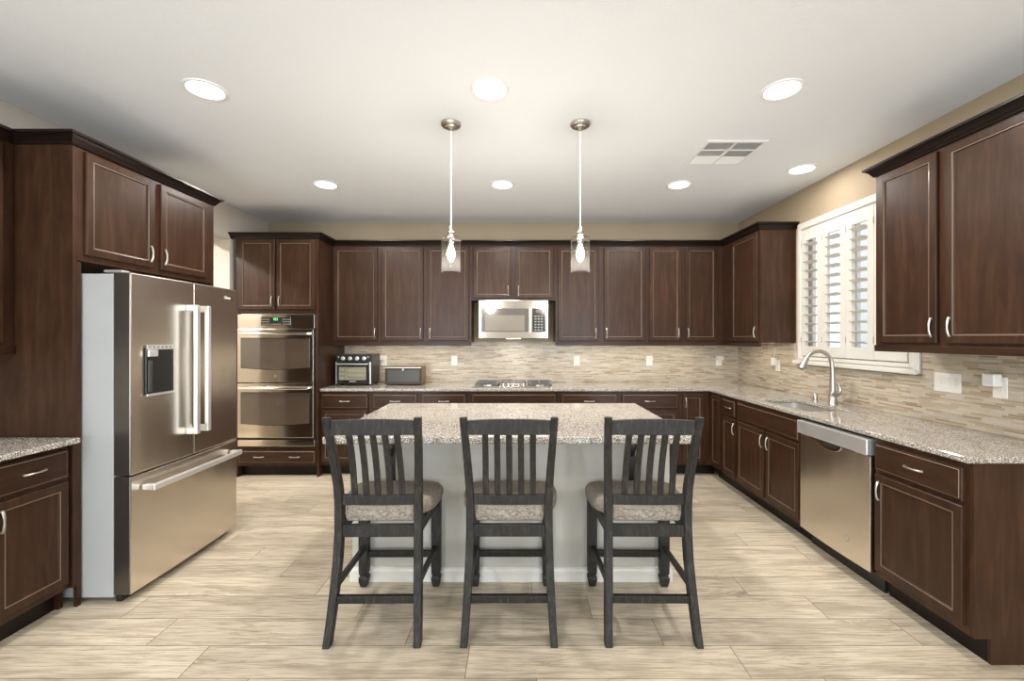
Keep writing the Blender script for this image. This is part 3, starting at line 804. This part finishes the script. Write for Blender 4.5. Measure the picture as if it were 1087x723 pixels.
for k in range(4):
    x0 = .0015+k*(PW+.0005); x1 = x0+PW-.0015
    fm = MB().cells([x0, x0+.060, x1-.060, x1], [-.0, .088, 1.040, 1.142], {(1, 1)}, 'xz', -.016, .012).build('shutter_panel', WHITE, sh, bev=.003)
    m = MB(); nl = 12; p = (1.040-.088)/nl
    for i in range(nl):
        zc = .088+p*(i+.5); th_ = math.radians(11); sec = []
        for q in range(12):
            a = 2*PI*q/12; u, v = .042*math.cos(a), .0055*math.sin(a)
            sec.append((u*math.cos(th_)-v*math.sin(th_)-.002, zc-(u*math.sin(th_)+v*math.cos(th_))*1.0))
        m.loft([[(x0+.0615, y, z) for y, z in sec], [(x1-.0615, y, z) for y, z in sec]])
    m.build('louvers', WHITE, fm, smooth=True)
    if k % 2 == 0: pass
    for z in (.12, 1.00): MB().cyl((x0-.0005, -.018, z), .004, .05, 'z', 8).build('hinge', NICKEL, fm)
# outdoors
struct(MB().box(XR+.2, XR+14, -6, 14, -.25, -.10).build('ground', mk_paint('pale_gravel', srgb(190, 180, 165), .3, 30, .9)))
nb = thing('neighbour_house', 'pale stucco neighbouring house seen through the shutters', 'house', (XR+6.0, 6.5, -.1))
box('wall', mk_paint('pale_stucco', (.85, .85, .84), .2, 60, .9), nb, 0, 3, -4, 5, 0, 5.2)
for y in (-2.6, .6, 3.0):
    f = box('window', plain('grey_window_frame', (.7, .7, .7), .5), nb, -.03, -.001, y, y+1.0, 2.2, 3.6)
    box('pane', plain('reflective_house_pane', (.25, .33, .38), .08), f, -.04, -.031, y+.08, y+.92, 2.28, 3.52)

# ------------------------------------------------------------------ island
isl = thing('kitchen_island', 'pale painted kitchen island base with white baseboard in the centre', 'island', (-.05, 2.572, 0))
box('body', ISL, isl, -.935, .945, 0, .90, .0, .875)
m = MB()
bp = [(0, 0), (-.014, 0), (-.014, .062), (-.010, .074), (-.004, .082), (0, .084)]
pts = [(-.935, .90), (-.935, 0), (.945, 0), (.945, .90)]
rings = []
for i, p in enumerate(pts):
    nx, ny = ((-1, 0), (-1, -1), (1, -1), (1, 0))[i]
    rings.append([(p[0]-nx*u, p[1]-ny*u, z) for u, z in bp])
m.loft(rings).build('baseboard', WHITE, isl, bev=.001)
for x in (-.70, .72):
    m = MB().prism([(-.001, .875), (-.22, .875), (-.22, .862), (-.016, .862), (-.016, .585), (-.001, .585)], 'x', x-.019, x+.019)
    m.prism([(-.016, .74), (-.150, .862), (-.130, .862), (-.016, .760)], 'x', x-.006, x+.006)
    m.build('support_bracket', BLACK, isl, bev=.001)
tag(MB().box(-1.045, .945, 2.30, 3.505, .8755, .915).build('island_countertop', GRANITE, bev=.010, segs=3), 'large rectangular speckled granite island top in the centre', 'countertop')

# ------------------------------------------------------------------ stools
def bar_stool(name, label):
    r = thing(name, label, 'stool', (0, 0, 0), 0, 'counter stools at the island')
    for s in (-1, 1):
        m = MB(); rings = []
        data = [(0, .228, .000, .034, .050), (.10, .224, .028, .036, .048), (.22, .219, .055, .038, .048), (.36, .214, .083, .038, .050), (.50, .211, .098, .038, .052),
                (.62, .211, .098, .038, .050), (.72, .213, .086, .036, .046), (.82, .218, .064, .035, .042), (.92, .223, .036, .034, .038), (1.02, .228, .004, .034, .034), (1.072, .230, -.012, .034, .030)]
        for z, cx, cy, wx, wy in data:
            cx -= wx/2
            rings.append([(s*cx-wx/2, cy-wy/2, z), (s*cx+wx/2, cy-wy/2, z), (s*cx+wx/2, cy+wy/2, z), (s*cx-wx/2, cy+wy/2, z)])
        m.loft(rings).build('rear_leg', STOOL, r, bev=.004)
        m = MB(); rings = []
        for z, w_ in ((0, .034), (.004, .038), (.030, .050), (.050, .054), (.058, .050), (.062, .040), (.070, .040), (.074, .048), (.10, .052), (.53, .054)):
            cx, cy = s*.209, .494
            rings.append([(cx-w_/2, cy-w_/2, z), (cx+w_/2, cy-w_/2, z), (cx+w_/2, cy+w_/2, z), (cx-w_/2, cy+w_/2, z)])
        m.loft(rings).build('front_leg', STOOL, r, bev=.003)
        MB().loft([[(s*.196-.011, .075, .232), (s*.196+.011, .075, .232), (s*.196+.011, .075, .262), (s*.196-.011, .075, .262)],
                   [(s*.205-.011, .470, .215), (s*.205+.011, .470, .215), (s*.205+.011, .470, .243), (s*.205-.011, .470, .243)]]).build('side_stretcher', STOOL, r, bev=.002)
        MB().loft([[(s*.190-.011, .115, .470), (s*.190+.011, .115, .470), (s*.190+.011, .115, .530), (s*.190-.011, .115, .530)],
                   [(s*.212-.011, .470, .470), (s*.212+.011, .470, .470), (s*.212+.011, .470, .530), (s*.212-.011, .470, .530)]]).build('side_apron', STOOL, r, bev=.002)
    box('rear_stretcher', STOOL, r, -.192, .192, .036, .060, .172, .208, bev=.003)
    box('front_stretcher', STOOL, r, -.186, .186, .482, .506, .168, .203, bev=.003)
    box('rear_apron', STOOL, r, -.178, .178, .080, .108, .470, .528, bev=.003)
    box('front_apron', STOOL, r, -.186, .186, .482, .508, .470, .528, bev=.003)
    def rail(name, z0, z1, cy, tk, bow, half, arch):
        rings = []
        for i in range(15):
            t = i/14; x = -half+2*half*t; c = 1-(2*t-1)**2; y = cy-bow*c
            rings.append([(x, y-tk/2, z0), (x, y+tk/2, z0), (x, y+tk/2, z1+arch*c), (x, y-tk/2, z1+arch*c)])
        MB().loft(rings).build(name, STOOL, r, bev=.003)
    rail('crest_rail', .987, 1.053, .004, .022, .006, .200, .008)
    rail('lower_rail', .628, .676, .092, .026, .009, .180, 0)
    for k in range(5):
        x = (k-2)*.058; c = 1-(x/.19)**2; rings = []
        for i in range(9):
            t = i/8; z = .674+t*(.990-.674)
            cy = .092-.009*c + (.004-.006*c-.092+.009*c)*t + .012*math.sin(PI*t)
            xx = x*(1-.035*t); hw = .0148
            rings.append([(xx-hw, cy-.006, z), (xx+hw, cy-.006, z), (xx+hw, cy+.006, z), (xx-hw, cy+.006, z)])
        MB().loft(rings).build('slat', STOOL, r, bev=.002)
    half = [(.168, .112), (.172, .135), (.180, .165), (.200, .200), (.228, .240), (.247, .290), (.255, .350), (.258, .420), (.254, .462), (.238, .492), (.205, .510), (.13, .518), (0, .520)]
    out = half + [(-x, y) for x, y in reversed(half[:-1])]
    cx0, cy0 = 0, .32; rings = []
    for z, k in ((.531, .93), (.537, .975), (.556, 1.0), (.575, 1.0), (.592, .975), (.604, .93), (.612, .84), (.617, .65), (.619, .35), (.6195, .08)):
        rings.append([(x*k, cy0+(y-cy0)*k, z) for x, y in out])
    MB().loft(rings).build('seat_cushion', FABRIC, r, smooth=True)
    return r
s1 = bar_stool('counter_stool', 'weathered charcoal slat-back counter stool on the left side of the island')
s1.location = (-.683, 2.030, 0); s1.rotation_euler.z = math.radians(.6)
s2 = copy_tree(s1); s2['label'] = 'weathered charcoal slat-back counter stool in the middle, between the other two'; s2.location = (-.045, 2.034, 0); s2.rotation_euler.z = 0
s3 = copy_tree(s1); s3['label'] = 'weathered charcoal slat-back counter stool on the right, nearest the sink side'; s3.location = (.632, 2.032, 0); s3.rotation_euler.z = math.radians(-.6)

# ------------------------------------------------------------------ lights
def pendant(x, label):
    r = thing('pendant_light', label, 'pendant lamp', (x, 2.77, ZC), 0, 'pendant lamps over the island')
    MB().lathe((0, 0, 0), [(.063, 0), (.063, -.014), (.058, -.020), (.036, -.024), (.034, -.032), (.018, -.036), (.010, -.046), (.004, -.050)], n=32).build('canopy', NICKEL, r, smooth=True)
    MB().tube([(0, 0, -.048), (0, 0, -.690)], .0042, 10).build('cord', PLASTIC, r, smooth=True)
    c = MB().lathe((0, 0, 0), [(.006, -.66), (.010, -.685), (.012, -.690), (.024, -.694), (.024, -.702), (.014, -.708), (.018, -.722), (.022, -.728), (.022, -.765), (.016, -.775)], n=24).build('socket', CHROME, r, smooth=True)
    MB().lathe((0, 0, 0), [(.022, -.722), (.050, -.726), (.0605, -.734), (.0615, -.742), (.0615, -.950), (.0595, -.954), (.057, -.950), (.0585, -.742), (.056, -.736), (.022, -.727)], n=40, cap=False).build('glass_shade', SEEDY, r, smooth=True)
    m = MB()
    for k in range(3):
        a = 2*PI*k/3+.4
        m.tube([(.020*math.cos(a), .020*math.sin(a), -.745), (.066*math.cos(a), .066*math.sin(a), -.745)], .003, 8)
    m.build('shade_screws', CHROME, r)
    MB().lathe((0, 0, 0), [(.008, -.775), (.013, -.782), (.018, -.800), (.0275, -.835), (.026, -.850), (.016, -.872), (.006, -.884), (.0, -.886)], n=20, cap=False).build('bulb', BULB, r, smooth=True)
    l = D.lights.new('bulb_light', 'POINT'); l.energy = P_BULB; l.color = (1, .91, .80); l.shadow_soft_size = .03
    o = D.objects.new('bulb_light', l); COL.objects.link(o); o.parent = r; o.location = (0, 0, -.91)
    return r
pendant(-.432, 'clear glass cylinder pendant lamp hanging over the left half of the island')
pendant(.394, 'clear glass cylinder pendant lamp hanging over the right half of the island')
def downlight(x, y, label, p=P_DOWN):
    r = thing('recessed_light', label, 'recessed light', (x, y, ZC), 0, 'recessed ceiling lights')
    MB().lathe((0, 0, 0), [(.108, -.0002), (.106, -.006), (.092, -.009), (.086, -.004), (.086, -.0002)], n=40, cap=False).build('trim_ring', WHITE2, r, smooth=True)
    MB().lathe((0, 0, 0), [(.0855, -.001), (.0855, -.004), (.04, -.0055), (0, -.0056)], n=32, cap=False).build('lens', LENS, r, smooth=True)
    area('lamp', (0, 0, -.012), (0, 0, 0), .16, .16, p, (1, .96, .91), 'DISK', r)
for x, y, l in ((-1.73, 2.394, 'front left round recessed light, above the refrigerator side'), (-.159, 2.394, 'front middle round recessed light between the pendant canopies'), (1.455, 2.394, 'front right round recessed light, nearest the big wall cabinet'),
                (-1.724, 3.877, 'rear left round recessed light, above the oven side'), (-.147, 3.877, 'rear middle round recessed light between the two pendant cords'), (1.437, 3.877, 'rear right round recessed light, beyond the ceiling vent'),
                (2.30, 3.52, 'round recessed light close to the right wall above the sink')):
    downlight(x, y, l, 4 if x > 2 else P_DOWN)
for x, y in ((-1.7, .3), (1.4, .3), (-1.7, -1.8), (1.4, -1.8)): downlight(x, y, 'round recessed light behind the viewpoint')
for y in (3.2, 1.2): downlight(-3.85, y, 'unseen recessed light added in the passage to brighten the ovens', 75)  # unseen lamps, added so the oven fronts reflect a brighter passage
# under-cabinet strips
def strip(loc, L, rz, label):
    t = thing('under_cabinet_light', label, 'strip light', loc, rz)
    box('housing', PLASTIC, t, -L/2, L/2, -.015, .015, -.010, 0)
    area('lamp', (0, 0, -.011), (0, 0, 0), L*.98, .022, P_STRIP*L, (1, .88, .70), parent=t)
strip((-1.30, 4.95, 1.3965), 1.35, 0, 'slim light strip under the back wall cabinets left of the microwave')
strip((1.30, 4.95, 1.3965), 1.60, 0, 'slim light strip under the back wall cabinets right of the microwave')
strip((2.43, 4.45, 1.3965), .60, PI/2, 'slim light strip under the right corner wall cabinet')

# ceiling vent
v = thing('ceiling_vent', 'white six-section ceiling air vent near the right pendant', 'vent', (1.523, 3.21, ZC), 0)
vw, vh = .215, .205
us = [-vw, -vw+.025, -.008, .008, vw-.025, vw]; vs = [-vh, -vh+.025, -vh+.14, -vh+.150, vh-.150, vh-.14, vh-.025, vh]
MB().cells(us, vs, {(i, j) for i in (1, 3) for j in (1, 3, 5)}, 'xy', -.010, -.0004).build('frame', WHITE2, v, bev=.002)
box('duct', DARKVENT, v, -vw+.02, vw-.02, -vh+.02, vh-.02, -.0012, -.0004)
for i, (xa, xb) in enumerate(((us[1], us[2]), (us[3], us[4]))):
    for j, (ya_, yb_) in enumerate(((vs[1], vs[2]), (vs[3], vs[4]), (vs[5], vs[6]))):
        m = MB(); n = 9
        if j == 1 and i == 0:
            for k in range(n):
                x = xa+(xb-xa)*(k+.5)/n
                m.loft([[(x-.006, ya_, -.009), (x-.004, ya_, -.009), (x+.006, ya_, -.0015), (x+.004, ya_, -.0015)], [(x-.006, yb_, -.009), (x-.004, yb_, -.009), (x+.006, yb_, -.0015), (x+.004, yb_, -.0015)]])
        else:
            sg = -1 if j == 2 else 1
            for k in range(n):
                y = ya_+(yb_-ya_)*(k+.5)/n
                m.loft([[(xa, y-.006*sg, -.009), (xa, y-.004*sg, -.009), (xa, y+.006*sg, -.0015), (xa, y+.004*sg, -.0015)], [(xb, y-.006*sg, -.009), (xb, y-.004*sg, -.009), (xb, y+.006*sg, -.0015), (xb, y+.004*sg, -.0015)]])
        m.build('louvers', WHITE2, v)
